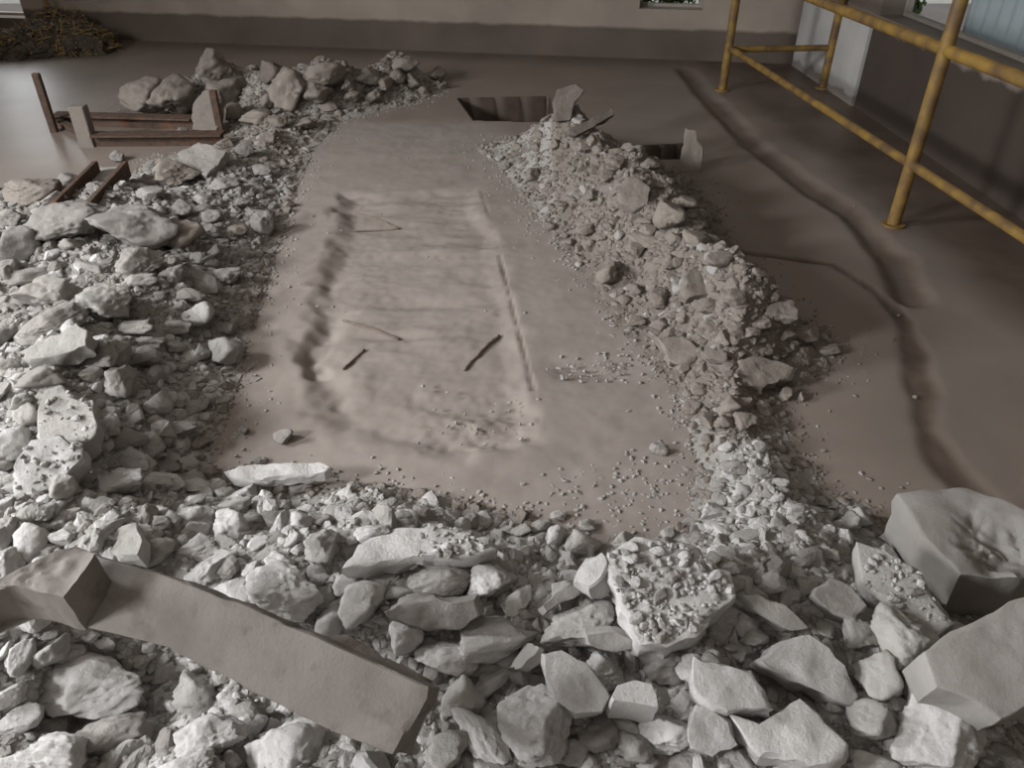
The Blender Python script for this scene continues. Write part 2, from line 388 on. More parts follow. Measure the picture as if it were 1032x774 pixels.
# lumps; label None = named further down by what they lie beside
L_ = [
 (148,97,46,38,0,'g','grey boulder beyond the rusty steel frame, first of the back heap','the first back boulder'),
 (178,100,36,42,0,'g',None,None),(218,72,50,40,0,'g','tall pale boulder on top of the back heap','the topmost back boulder'),
 (230,90,44,36,0,'g',None,None),(276,72,24,22,0,'d','dark brown clod sitting on the back heap','the dark brown clod'),
 (292,86,36,36,0,'g',None,None),(272,101,15,16,0,'g',None,None),(325,76,40,28,0,'g','arched grey stone leaning over a rounder one on the back heap','the arched back stone'),
 (318,93,27,22,0,'b',None,None),(260,117,38,16,-5,'g',None,None),(280,122,20,11,0,'g',None,None),(303,125,26,12,0,'g',None,None),(235,113,20,17,0,'b',None,None),
 (330,107,20,10,0,'b',None,None),(372,78,27,20,0,'b',None,None),(389,63,12,11,0,'d',None,None),(408,65,28,15,0,'b',None,None),(418,82,19,15,0,'g','small whitish stone near the end of the back heap','the whitish end stone'),
 (427,90,13,10,0,'g',None,None),(442,76,15,14,0,'b',None,None),(446,86,10,8,0,'g',None,None),(375,96,20,13,0,'g',None,None),(356,98,14,13,0,'g',None,None),(351,87,14,15,0,'g',None,None),(401,77,16,16,0,'b',None,None),(388,84,13,14,0,'b',None,None),
 (67,224,84,38,-4,'g','broad smooth boulder below the rusty channel','the broad smooth boulder'),(16,247,42,32,0,'g',None,None),
 (136,232,84,48,-8,'g','large dusty boulder beside the broad smooth boulder','the large dusty boulder'),(183,238,44,32,0,'b',None,None),
 (70,246,24,15,0,'g',None,None),(30,192,58,28,-5,'b','brownish boulder at the end of the rusty channel','the brownish boulder'),(68,180,25,16,0,'g',None,None),(53,199,24,11,-15,'w',None,None),(10,218,26,17,0,'g',None,None),
 (172,173,54,28,5,'b','brownish block just below the tapered slab','the brownish block'),(224,185,34,12,-6,'g',None,None),(227,143,18,11,0,'g',None,None),(183,213,23,17,0,'g',None,None),(212,218,30,13,12,'g',None,None),(265,225,25,21,0,'g',None,None),
 (247,152,20,12,0,'g',None,None),(150,195,32,14,0,'g',None,None),(245,205,15,10,0,'g',None,None),(262,172,24,12,0,'g',None,None),(240,232,20,10,0,'b',None,None),(205,200,24,11,0,'g',None,None),
 (28,279,50,14,-10,'g',None,None),(48,293,64,36,-5,'g','wide grey boulder above the dimpled pale slab','the wide grey boulder'),(50,325,72,32,-14,'g','long boulder between the wide grey boulder and dimpled pale slab','the long boulder'),
 (107,305,52,42,-15,'w','pale angular boulder with a pointed corner','the pale angular boulder'),(140,264,47,36,0,'g','squarish boulder above a flat stone on the heap','the squarish boulder'),(140,283,38,13,0,'g',None,None),
 (105,357,48,35,0,'g','blocky boulder beside the dimpled pale slab','the blocky boulder'),(145,361,36,22,0,'b',None,None),(132,331,50,15,5,'g',None,None),(122,385,28,34,0,'b',None,None),(156,377,24,22,-20,'b',None,None),
 (5,338,20,20,0,'g',None,None),(38,380,52,24,-6,'g',None,None),(95,268,42,12,15,'g',None,None),(8,272,20,18,0,'g',None,None),(8,370,26,16,0,'g',None,None),
 (203,284,40,18,8,'g',None,None),(188,298,38,13,5,'b',None,None),(198,316,35,26,0,'w','rounded pale stone alone among fine grey gravel','the rounded pale stone'),(225,276,38,16,5,'g',None,None),(173,276,25,18,0,'g',None,None),
 (224,354,36,27,12,'w','pale egg-shaped stone at the edge of the bare strip','the egg-shaped stone'),(203,355,18,16,0,'w',None,None),(224,332,27,14,-8,'g',None,None),(178,328,34,14,0,'g',None,None),(147,345,36,14,0,'g',None,None),(176,350,24,14,0,'g',None,None),(100,335,24,12,0,'g',None,None),
 (27,420,22,25,-30,'g',None,None),(12,450,38,38,0,'w',None,None),(60,394,26,12,0,'w',None,None),(130,442,36,22,-10,'b',None,None),(132,463,44,18,12,'w',None,None),(122,489,44,30,0,'w','pale faceted lump beside the lower white slab','the pale faceted lump'),
 (152,449,30,24,0,'g',None,None),(85,483,24,18,0,'g',None,None),(62,491,28,24,0,'g',None,None),(168,432,18,20,0,'g',None,None),(133,414,14,14,0,'g',None,None),(162,406,28,26,0,'g',None,None),(157,423,18,14,0,'g',None,None),(160,485,30,16,0,'w',None,None),(110,420,20,16,0,'g',None,None),(92,378,22,16,0,'w',None,None),(20,405,22,16,0,'g',None,None),
 (197,410,34,17,-42,'w','elongated pale stone standing tilted at the heap edge','the tilted elongated stone'),(207,421,15,10,0,'w',None,None),(180,432,46,18,-8,'g','flat leaf-shaped stone casting a dark line below','the leaf-shaped stone'),
 (189,467,24,15,0,'g',None,None),(165,486,40,16,0,'w',None,None),(197,491,44,17,6,'w',None,None),(225,496,24,14,0,'g',None,None),(243,498,32,21,0,'w',None,None),(268,491,18,12,0,'w',None,None),(268,505,17,18,0,'w',None,None),(286,440,21,14,0,'b','lone stone lying out on the bare dusty strip','the lone stone'),
 (300,493,30,9,0,'b',None,None),(262,464,15,7,0,'b',None,None),(246,434,9,8,0,'b',None,None),
 (32,548,34,36,0,'w','white stone with sharp facets above the kerb end','the sharp white stone'),(5,537,22,30,0,'g',None,None),(8,572,26,34,0,'w',None,None),(64,541,17,30,-70,'w',None,None),(106,534,52,15,-47,'w','narrow white shard pointing at the kerb','the narrow white shard'),
 (156,560,36,28,0,'g',None,None),(92,512,22,18,0,'w',None,None),(70,517,22,15,0,'g',None,None),(160,526,26,18,0,'g',None,None),(40,515,30,18,0,'w',None,None),(8,508,22,20,0,'w',None,None),
 (198,520,38,27,-10,'w',None,None),(231,530,34,36,-20,'w','white wedge with a smooth bright face in the gravel','the white wedge'),(236,509,34,16,-8,'g',None,None),(265,508,26,17,0,'w',None,None),(288,512,16,15,0,'b',None,None),(284,528,20,24,0,'w',None,None),(303,525,24,22,0,'w',None,None),(326,524,26,17,0,'b',None,None),(258,524,24,18,0,'g',None,None),
 (294,543,22,13,-40,'w',None,None),(200,553,54,25,6,'w','broad white lump with a shaded end beyond the kerb','the broad white lump'),(213,571,56,24,-28,'w','long white stone sloping down to the kerb','the long white stone'),(283,566,32,22,0,'w',None,None),(237,596,52,25,5,'w',None,None),
 (287,598,76,60,-8,'w','large white boulder with crumbly skin, touching the middle of the kerb','the large white boulder'),(324,551,32,34,0,'g',None,None),(336,627,32,38,0,'w',None,None),(300,553,15,13,0,'w',None,None),(252,574,18,18,0,'w',None,None),(262,548,26,14,0,'w',None,None),
 (86,694,116,62,-8,'w','big boulder under the kerb, lit white on one shoulder','the boulder under the kerb'),(104,744,96,46,0,'b','dim brown boulder in the hollow below the kerb','the dim brown boulder'),(18,727,48,27,-20,'w',None,None),(54,757,70,44,8,'w','white boulder at the bottom corner of the frame','the bottom corner boulder'),
 (15,775,50,26,0,'w',None,None),(20,663,28,32,0,'w',None,None),(50,655,32,32,0,'g',None,None),(4,658,16,20,0,'w',None,None),(106,650,13,24,-60,'w',None,None),(86,640,30,13,0,'w',None,None),(12,708,26,14,-25,'w',None,None),(28,690,22,14,0,'g',None,None),
 (196,700,48,44,0,'g',None,None),(212,741,72,40,-10,'w','white lump with a curled lip below the kerb','the curled white lump'),(286,757,84,66,0,'w','white pitted boulder at the bottom edge below the kerb','the white pitted boulder'),(185,775,60,26,0,'w',None,None),
 (450,666,64,38,-4,'w','white chunk beside the broken end of the kerb','the white chunk'),(468,702,42,42,0,'g',None,None),(484,738,84,38,46,'w','long ridged chunk slanting away from the kerb end','the long ridged chunk'),(497,688,44,22,-22,'w',None,None),(452,760,44,40,0,'g',None,None),
 (382,580,42,20,0,'w',None,None),(406,597,42,20,14,'g',None,None),(443,586,64,34,0,'g','stone with a shadowed front just below the broad pale flat slab','the shadow-fronted stone'),(494,588,44,38,0,'w','round crumbly stone behind the propped brown slab','the round crumbly stone'),(408,641,38,34,20,'w','pale chip leaning under the propped brown slab','the leaning pale chip'),
 (364,612,48,44,0,'w',None,None),(350,592,30,24,0,'w',None,None),(488,616,21,17,0,'w',None,None),(502,645,84,46,-10,'w','wide low boulder in front of the round crumbly stone','the wide low boulder'),(507,563,12,18,0,'w',None,None),(408,523,26,15,0,'g',None,None),(462,529,22,9,0,'g',None,None),(475,525,16,15,0,'b',None,None),(375,537,36,18,-8,'w',None,None),
 (522,605,36,25,-15,'w','bright chunk at the end of the brown sliver','the bright chunk'),(583,631,72,46,5,'g','grey boulder with a dark cleft under the tilted wedge chip','the cleft grey boulder'),(626,631,28,17,0,'w',None,None),(651,577,29,28,0,'w','round stone lying on the large gravel-strewn slab','the round stone on the slab'),(679,574,26,19,0,'w',None,None),
 (555,561,20,24,20,'g',None,None),(571,571,20,16,0,'w',None,None),(587,547,38,25,0,'g',None,None),(592,529,18,12,0,'g',None,None),(536,553,18,11,0,'g',None,None),(537,585,15,14,0,'w',None,None),(555,583,22,16,0,'w',None,None),(628,543,24,18,0,'g',None,None),(525,535,22,14,0,'g',None,None),(545,530,22,14,0,'g',None,None),(563,520,18,10,0,'g',None,None),
 (538,727,78,68,8,'w','large rounded boulder with a hollowed bright face','the hollowed boulder'),(612,672,42,38,0,'w','pale double-lobed stone wedged above the chamfered block','the double-lobed stone'),(668,664,46,42,0,'b',None,None),(536,687,52,14,16,'w',None,None),(672,736,46,56,-60,'w','pale chunk standing behind the frame bottom beside the chamfered block','the standing pale chunk'),(535,769,36,22,0,'w',None,None),(604,737,46,36,0,'b',None,None),(575,760,40,26,0,'g',None,None),(640,752,36,34,0,'g',None,None),
 (778,588,30,20,-5,'w','cream stone with a pink stain above the narrow grey slab','the pink-stained stone'),(801,577,17,21,-60,'w',None,None),(813,593,22,18,0,'g',None,None),(742,590,20,17,0,'g',None,None),(740,574,24,14,0,'g',None,None),(752,543,36,16,0,'g',None,None),(725,546,20,18,0,'g',None,None),(771,540,14,18,0,'g',None,None),(785,527,24,14,-75,'g',None,None),(802,523,26,11,0,'g',None,None),(836,560,19,15,0,'g',None,None),(856,525,26,20,0,'g',None,None),(715,565,26,16,0,'g',None,None),(728,616,34,26,0,'g',None,None),(792,640,24,14,0,'g',None,None),(760,640,28,20,0,'g',None,None),
 (868,522,24,21,0,'w','white stone between the gravel and the big hollowed block','the white stone'),(900,541,27,16,8,'w',None,None),(893,560,21,20,0,'w',None,None),(912,642,62,62,0,'g','shaggy pale boulder below the smooth sloping slab','the shaggy boulder'),(868,640,44,28,0,'g',None,None),(942,738,98,72,-5,'w','big white peaked boulder under the dark-faced block','the white peaked boulder'),(884,682,42,48,0,'g',None,None),(878,722,48,44,0,'g',None,None),(884,769,52,26,-6,'w',None,None),
 (650,243,42,14,20,'b',None,None),(653,232,19,11,15,'b',None,None),(640,253,18,14,0,'b',None,None),(673,216,32,30,0,'b',None,None),(612,273,22,27,0,'b',None,None),(664,300,20,20,0,'b',None,None),(641,325,20,12,0,'b',None,None),(665,326,22,14,0,'b',None,None),(688,319,18,12,-25,'g',None,None),(787,318,34,21,0,'b','squat stone at the outer edge of the gravel ridge','the squat edge stone'),(768,325,22,14,0,'b',None,None),(812,336,30,16,0,'b',None,None),(835,352,26,12,0,'b',None,None),
 (722,360,24,15,0,'b',None,None),(728,341,14,16,0,'b',None,None),(737,409,30,21,0,'b','tan stone below the wide ridge-tip slab','the tan stone'),(752,426,24,20,0,'b',None,None),(771,412,18,14,0,'b',None,None),(794,398,15,13,0,'b',None,None),(808,399,9,10,0,'g',None,None),(730,426,22,14,0,'b',None,None),(757,335,20,11,0,'b',None,None),(712,308,26,18,0,'b',None,None),(665,452,19,12,0,'b','square lone stone out on the dusty ground','the square lone stone'),(742,300,26,16,0,'b',None,None),(725,262,28,18,0,'b',None,None),(700,240,28,14,15,'b',None,None),(690,205,26,14,0,'b',None,None),(655,165,20,12,0,'g',None,None),(620,165,20,12,0,'b',None,None),(590,150,18,11,0,'b',None,None),(560,145,14,10,0,'b',None,None),(540,148,14,9,0,'b',None,None),(650,128+40,12,8,0,'b',None,None),(770,450,20,12,0,'b',None,None),(765,478,18,12,0,'g',None,None),(792,470,22,10,0,'b',None,None),(745,500,16,11,0,'g',None,None),(800,500,16,11,0,'g',None,None),(830,505,18,12,0,'b',None,None),(705,392,18,11,0,'b',None,None),(690,372,16,10,0,'b',None,None),
]
STONES = []
for (x, y, w, h, rot, t, lab, ref) in L_:
    STONES.append(stone(x, y, w, h, rot, t, lab, ref, group='broken concrete rubble on the floor'))

# more of the middling stones, wherever the heaps still show a gap
want = 284-len(L_); tries = 0; kpx = 0
RPX = [(120,110),(300,130),(285,230),(240,330),(190,400),(200,470),(330,500),(480,520),(600,560),(720,560),(860,600),(960,720),(760,740),(500,760),(300,690),(170,620),(0,590),(0,210),(100,190)]
RP = np.array(RPX, float); R2 = np.array([(520,165),(620,160),(710,210),(800,330),(830,360),(740,420),(810,490),(720,540),(680,400),(620,320)], float)
while kpx < want and tries < 6000:
    tries += 1
    x, y = random.uniform(0, 960), random.uniform(110, 765)
    q = np.array([[x, y]])
    if max(sdist(q, RP)[0], sdist(q, R2)[0]) < 6: continue
    s = random.uniform(13, 22)*(.65+.55*y/774)
    if any(abs(x-a) < (w+s*1.2)/2 and abs(y-b) < (h+s)/2 for a, b, w, h in PLACED): continue
    if y > 560 and x < 450 and y > 545+(x-60)*.38: continue
    t = 'b' if x > 560 and y < 480 else random.choice('wwg' if y > 480 else 'ggw')
    STONES.append(stone(x, y, s*random.uniform(1, 1.4), s*random.uniform(.7, 1), 0, t)); kpx += 1

# names by neighbourhood
ORD = ['', 'second ', 'third ', 'fourth ', 'fifth ', 'sixth ', 'seventh ', 'eighth ', 'ninth ', 'tenth ', 'eleventh ', 'twelfth ', 'thirteenth ', 'fourteenth ']
todo = [o for o in STONES if o.name in PXI]
def rel(o):
    x, y, w, h, col = PXI[o.name]; best = None
    for rx, ry, ph in REFS:
        d = math.hypot(x-rx, (y-ry)*1.3)
        if best is None or d < best[0]: best = (d, x-rx, y-ry, ph)
    d, dx, dy, ph = best
    if abs(dx) > abs(dy)*1.1: side = 'toward the railing from' if dx > 0 else 'away from the railing, beside'
    else: side = 'just beyond' if dy < 0 else 'in front of'
    return d, side, ph
info = sorted(((rel(o), i) for i, o in enumerate(todo)), key=lambda q: q[0][0])
count = {}
for (d, side, ph), i in info:
    o = todo[i]; x, y, w, h, col = PXI[o.name]
    shape = 'flat' if w > 2.1*h else ('narrow' if h > 1.25*w else ('angular' if (int(x)+int(y)) % 2 else 'rough'))
    sz = 'small' if max(w, h) < 20 else ('middling' if max(w, h) < 34 else 'large')
    k = count.get((side, ph), 0); count[side, ph] = k+1
    o['label'] = f'{sz} {col} {shape} stone, {ORD[min(k, 13)]}{"one " if k else ""}{side} {ph}'.replace('  ', ' ')

# ------------------------------------------------------------------ gravel and dust of the heaps (uncountable): one object
def gravel():
    Vs, Fs, mi = [], [], []; off = 0
    # bed
    xs = np.arange(-4.2, 2.2, .03); ys = np.arange(.45, 7.0, .03)
    X, Y = np.meshgrid(xs, ys); P = np.stack([X.ravel(), Y.ravel()], 1); Z = H(P)
    d = sdist(P, RUBBLE); keep = (d > -.02).reshape(X.shape)
    V = np.column_stack([P, np.where(d > 0, Z+.002, -.01)])
    idx = np.arange(len(P)).reshape(X.shape)
    q = np.stack([idx[:-1,:-1], idx[:-1,1:], idx[1:,1:], idx[1:,:-1]], -1)
    kq = (keep[:-1,:-1] & keep[:-1,1:] & keep[1:,1:] & keep[1:,:-1])
    q = q[kq]; tri = np.concatenate([q[:, [0,1,2]], q[:, [0,2,3]]])
    Vs.append(V); Fs.append(tri); off += len(V); mi.append(np.where(V[tri].mean(1)[:, 0]+.0 > .25, 1, 0)*((V[tri].mean(1)[:, 1] > 2.2)*1))
    # grains
    shapes2 = [rock(500+i, 3, 9+i % 5, .6) for i in range(10)]
    shapes1 = [rock(600+i, 2, 8+i % 4, .35) for i in range(14)]
    N = 75000
    P = np.column_stack([rng.uniform(-3.6, 2.0, N*3), .6+6.2*rng.random(N*3)**1.25])
    # keep what the photograph can see
    dep = P[:, 1]*CP+CAMH*SP; u = P[:, 0]/dep*F+CX
    d = sdist(P, RUBBLE)
    pr = np.where(d > 0, .55+.45*sstep(d/.2), .38*np.exp(d/.04)+.005*np.exp(d/.2))
    pr *= np.where(P[:, 1] > 4.6, .75, 1.0)
    # fine apron between the two heaps
    ap = gxy([(545,470),(600,455),(680,440),(720,520),(640,560),(540,530)])
    pr = np.maximum(pr, .20*sstep((sdist(P, ap)+.05)/.2))
    pr = np.maximum(pr, .22*sstep((sdist(P, gxy([(548,362),(640,352),(650,388),(560,390)]))+.03)/.12)); pr = np.maximum(pr, .035*sstep(sdist(P, gxy([(420,385),(545,385),(560,470),(400,470)]))/.2))
    sel = (u > -90) & (u < 1120) & (rng.random(N*3) < pr)
    P = P[sel][:N]; d = d[sel][:N]; n = len(P)
    fine = (P[:, 0] > -.15) & (P[:, 1] > 1.55)
    med = np.where(fine, .0082, np.where(P[:, 1] < 1.9, .0085, .0092))
    sz = np.clip(med*np.exp(rng.normal(0, .62, n)), .0035, .038)
    sz = np.where(d < .02, np.minimum(sz, .0075), sz)
    Z = H(P)+sz*rng.uniform(-.55, .4, n)
    # crumbs lying on the big slabs
    for nm, cnt in (('the large gravel-strewn slab', 420), ('the broad pale flat slab', 160), ('the upper white slab', 60), ('the lower white slab', 50), ('the smooth sloping slab', 90)):
        c_, n_, top_ = SLABS[nm]; a_ = rng.random((cnt, 1)); i_ = rng.integers(0, len(top_), cnt); b_ = rng.random((cnt, 1))
        e_ = top_[i_]*(1-b_)+top_[(i_+1) % len(top_)]*b_; q_ = c_+(e_-c_)*np.sqrt(a_)*.92
        if nm.startswith('the broad'): q_ = q_[q_[:, 0] > c_[0]]
        s_ = np.clip(.0042*np.exp(rng.normal(0, .65, len(q_))), .002, .016)
        P = np.concatenate([P, q_[:, :2]]); Z = np.concatenate([Z, q_[:, 2]+s_*.35]); sz = np.concatenate([sz, s_])
    big = sz > .015
    for grp, shapes in ((big, shapes2), (~big, shapes1)):
        ids = np.where(grp)[0]
        which = rng.integers(0, len(shapes), len(ids))
        for s, (SV, SF) in enumerate(shapes):
            I = ids[which == s]; m = len(I)
            if not m: continue
            sc = sz[I][:, None]*np.column_stack([rng.uniform(.8, 1.35, m), rng.uniform(.7, 1.1, m), rng.uniform(.45, .85, m)])
            a = rng.uniform(0, 6.283, m); b = rng.normal(0, .35, m)
            W = SV[None]*sc[:, None]
            x, y, z = W[..., 0], W[..., 1], W[..., 2]
            y, z = y*np.cos(b)[:, None]-z*np.sin(b)[:, None], y*np.sin(b)[:, None]+z*np.cos(b)[:, None]
            x, y = x*np.cos(a)[:, None]-y*np.sin(a)[:, None], x*np.sin(a)[:, None]+y*np.cos(a)[:, None]
            W = np.stack([x+P[I, 0][:, None], y+P[I, 1][:, None], z+Z[I][:, None]], -1)
            k = SV.shape[0]
            Fa = SF[None]+(np.arange(m)*k)[:, None, None]+off
            Vs.append(W.reshape(-1, 3)); Fs.append(Fa.reshape(-1, 3)); off += m*k
            br = (P[I, 0] > -.4) & (P[I, 1] > 2.0) | (P[I, 1] > 4.7) | (sdist(P[I], RUBBLE) < .06) & (P[I, 1] > 1.6)
            t = np.where(br, np.where(rng.random(m) < .9, 1, 0), np.where(rng.random(m) < .45, 2, np.where(rng.random(m) < .4, 3, 0))); t = np.where(~br & (P[I, 1] > 2.6) & (rng.random(m) < .75), 3, t); t = np.where((sdist(P[I], RUBBLE) < .0) & (P[I, 0] < .9), 0, t)
            mi.append(np.repeat(t, len(SF)))
    V = np.concatenate(Vs); Fc = np.concatenate(Fs)
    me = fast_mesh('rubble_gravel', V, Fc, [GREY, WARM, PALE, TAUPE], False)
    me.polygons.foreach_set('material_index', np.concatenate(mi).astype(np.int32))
    o = bpy.data.objects.new('rubble_gravel', me); C.objects.link(o)
    tag(o, 'crushed concrete gravel and dust filling the heaps around the bare strip', 'gravel', kind='stuff')
gravel()

# ------------------------------------------------------------------ the long kerb lying across the rubble
def kerb():
    A = np.array([-1.06, 1.105, .46]); B = np.array([-.165, .785, .40])
    ax = (B-A)/np.linalg.norm(B-A); hz = np.array([-.338, -.941, 0.]); hz -= ax*(hz@ax); hz /= np.linalg.norm(hz)
    up = np.cross(ax, hz); up = up if up[2] > 0 else -up
    al = math.radians(56); Nn = math.cos(al)*hz+math.sin(al)*up; T = -math.sin(al)*hz+math.cos(al)*up
    cam = np.array([0, 0, CAMH]); C0 = (A+B)/2
    def on(px, py, off=0.0):       # point of the broad face seen at a place in the photograph
        d = ray(px, py); P0 = C0+Nn*off; s = ((P0-cam)@Nn)/(d@Nn); return cam+d*s
    root = empty('concrete_kerb', tuple(C0-np.array([0, 0, .14])))
    tag(root, 'long cast concrete kerb lying slantwise across the rubble, broken end raised', 'kerb')
    def part(name, outline, off, th, mat, rough, seed, flare=0):
        pts = [on(x, y, off) for x, y in outline]
        out = []
        for a, b in zip(pts, pts[1:]+pts[:1]):
            k = max(2, int(np.linalg.norm(b-a)/.014))
            for i in range(k): out.append(a+(b-a)*i/k)
        out = np.array(out); ctr = out.mean(0); m = len(out)
        rd = out-ctr; rd /= np.linalg.norm(rd, axis=1)[:, None]
        out = out+rd*(fbm(out*30, seed, 3)*.0035*rough)[:, None]
        rings = []
        for f in np.r_[np.linspace(0, .9, 14), .96, .985]:
            q = ctr+(out-ctr)*f
            rings.append(q+Nn*(.004*fbm(q*9, seed, 2)*rough)[:, None]-(Nn*.002 if f > .98 else 0))
        for f in (.06, .3, .6, .9, 1.0):
            q = out-Nn*th*f+rd*(flare*f)
            rings.append(q+rd*(fbm(q*26, seed+5, 3)*.006*rough)[:, None])
        V = np.concatenate([rings[0][:1]]+rings[1:]+[(ctr-Nn*th)[None]])-np.array(root.location)
        Fc = [(0, 1+j, 1+(j+1) % m) for j in range(m)]
        nr = len(rings)-1
        for r_ in range(nr-1):
            a, b = 1+r_*m, 1+(r_+1)*m
            for j in range(m): Fc.append((a+j, b+j, b+(j+1) % m, a+(j+1) % m))
        a = 1+(nr-1)*m
        for j in range(m): Fc.append((a+j, len(V)-1, a+(j+1) % m))
        o = link_mesh(name, V, Fc, mat, root)
        bm = bmesh.new(); bm.from_mesh(o.data); bmesh.ops.recalc_face_normals(bm, faces=bm.faces); bm.to_mesh(o.data); bm.free()
        try: o.data.set_sharp_from_angle(angle=math.radians(35))
        except Exception: pass
        return o
    part('body', [(40,585),(95,560),(165,579),(250,612),(350,655),(431,692),(424,715),(408,745),(398,762),(345,742),(270,705),(168,652),(120,640),(55,625)], 0, .085, KERB, 1.1, 3)
    P0 = on(70, 575, .085); n_ = np.array([-.12, -.42, .9]); n_ /= np.linalg.norm(n_)
    top = []
    for x, y in [(-45,604),(-10,588),(22,572),(55,555),(76,550),(94,558),(86,574),(64,601),(40,597),(15,590),(-20,592),(-45,612)]:
        d = ray(x, y); top.append(cam+d*(((P0-cam)@n_)/(d@n_)))
    out = []
    for a, b in zip(top, top[1:]+top[:1]):
        k = max(2, int(np.linalg.norm(b-a)/.01))
        for i in range(k): out.append(a+(b-a)*i/k)
    out = np.array(out); ctr = out.mean(0); m = len(out); rings = []
    for f in np.linspace(0, 1, 14):
        q = ctr+(out-ctr)*f; rings.append(q+n_*(.016*fbm(q*16, 4, 4)*(1-f**6*.6))[:, None])
    dn = np.array([.04, .10, -1.0])
    for f in (.02, .2, .45, .7, .9, 1.0):
        q = out+dn*.115*f; rings.append(q+(fbm(q*22, 6, 3)*.004)[:, None]*np.array([-.4, -.9, 0]))
    V = np.concatenate([rings[0][:1]]+rings[1:]+[(ctr+dn*.115)[None]])-np.array(root.location)
    Fc = [(0, 1+j, 1+(j+1) % m) for j in range(m)]
    for r_ in range(len(rings)-2):
        a, b = 1+r_*m, 1+(r_+1)*m
        for j in range(m): Fc.append((a+j, b+j, b+(j+1) % m, a+(j+1) % m))
    a = 1+(len(rings)-2)*m
    for j in range(m): Fc.append((a+j, len(V)-1, a+(j+1) % m))
    e = link_mesh('broken_end', V, Fc, KERB, root)
    bm = bmesh.new(); bm.from_mesh(e.data); bmesh.ops.recalc_face_normals(bm, faces=bm.faces); bm.to_mesh(e.data); bm.free()
    e.data.set_sharp_from_angle(angle=math.radians(40))
    e['label'] = 'rough broken raised end'
kerb()

# ------------------------------------------------------------------ the two big blocks by the floor stain
def big_block(top, n, th, lift, label, ref, seed, mats, dents=()):
    o = slab(top, n, th, label=label, ref=ref, lift=lift, seed=seed, rough=.55, dents=dents, name='concrete_block', mat=mats[0], cat='block')
    return o
blkA = big_block([(903,497),(940,492),(975,489),(1040,512),(1075,560),(1034,580),(967,580),(930,538)], (-.12,-.12,.98), .22, .22,
    'big weathered block with a hollow broken top beside the dark floor stain', 'the hollow-topped block', 41, [BLOCK], ((1000,552,.07,.05),(1030,545,.06,.05),(985,520,.05,.02)))
blkB = big_block([(931,656),(960,635),(1032,598),(1090,590),(1110,690),(1034,713),(1008,727),(975,703),(945,692)], (-.08,-.32,.94), .20, .22,
    'big smooth block with a dark near face, in front of the hollow-topped block', 'the dark-faced block', 42, [BLOCK])
# ------------------------------------------------------------------ floor
BW0, BW1 = np.array([-4.07, 8.71]), np.array([1.62, 7.80]); bdir = (BW1-BW0)/np.linalg.norm(BW1-BW0)
def bw(x): return BW0[1]+(x-BW0[0])*bdir[1]/bdir[0]
STAIN = gxy([(725,252),(780,258),(840,266),(880,292),(912,322),(922,355),(928,390),(933,430),(950,465),(978,494),(1010,520)])
DARK_BAND = gxy([(690,70),(705,88),(760,145),(812,185),(860,216),(902,262),(918,300)])
PAD = gxy([(345,195),(478,190),(505,255),(525,330),(548,445),(470,462),(400,455),(335,440),(310,400),(300,350),(322,280)])
CRACK = gxy([(486,192),(497,230),(504,258),(514,300),(522,332),(531,370),(538,400),(546,445)])
def lines(segs):
    out = []
    for a, b, s in segs: out += list(np.arange(a, b, s))
    return np.array(sorted(set(np.round(out, 4))))
gx = lines([(-9, -3.2, .12), (-3.2, -1.7, .025), (-1.7, .95, .011), (.95, 2.6, .022), (2.6, 6, .1)])
gy = lines([(-3, .6, .15), (.6, 1.8, .04), (1.8, 4.6, .011), (4.6, 6.8, .017), (6.8, 11, .08)])
X, Y = np.meshgrid(gx, gy); P = np.stack([X.ravel(), Y.ravel()], 1)
Z = np.zeros(len(P)); pd = sdist(P, PAD)+.035*n2(P[:, 0], P[:, 1], 5, 31)
inpad = sstep((pd+.03)/.13)
ctr = gxy([(310,130),(480,130),(560,200),(640,300),(715,410),(720,520),(560,535),(380,512),(185,475),(240,330),(280,200)]); cd = sdist(P, ctr)+.06*n2(P[:, 0], P[:, 1], 3, 33)
dust = sstep((cd+.35)/.3)
dust = np.maximum(dust,   .35*np.exp(np.minimum(sdist(P, RUBBLE), 0)/.35))
Z -= inpad*(.028+.010*n2(P[:, 0], P[:, 1], 2.2, 35, 2)+.006*n2(P[:, 0]*.6, P[:, 1]*1.8, 4.5, 36)+.0016*n2(P[:, 0], P[:, 1], 30, 37, 2))
CRACK2 = gxy([(484,190),(488,203),(492,214)])
crk = np.minimum(ldist(P, gxy([(503,256),(510,284),(517,312),(524,340),(531,368),(537,392)])), ldist(P, CRACK2)+.004); crk = np.minimum(crk, ldist(P, CRACK)+.009)+.007*np.abs(n2(P[:, 0], P[:, 1], 7, 38)); Z -= .010*sstep(1-crk/.016)
L2 = gxy([(352,200),(335,255),(322,300),(312,350),(318,400),(340,435)])
l2 = ldist(P, L2)+.05*n2(P[:, 0], P[:, 1], 6, 40); Z -= .03*sstep(1-l2/.10)*sstep(.5+1.5*n2(P[:, 0], P[:, 1], 3.4, 61))
for px, py, sx, sy, dz in ((590,372,.16,.07,-.03),(480,425,.14,.05,.02),(400,205,.2,.06,.02),(420,300,.25,.05,-.02),(395,335,.22,.03,-.015),(440,250,.3,.06,.018),(500,462,.2,.05,.015),(360,385,.08,.12,.02),(330,330,.05,.2,-.02)):
    g = ground(px, py); Z += dz*np.exp(-((P[:, 0]-g[0])/sx)**2-((P[:, 1]-g[1])/sy)**2)
rg_ = gxy([(400,385),(545,385),(555,470),(400,470)]); Z += sstep((sdist(P, rg_)+.05)/.25)*(.010*n2(P[:, 0], P[:, 1], 7, 62, 4)+.006*np.abs(n2(P[:, 0], P[:, 1], 16, 63)))
Z += dust*.002*n2(P[:, 0], P[:, 1], 12, 41)
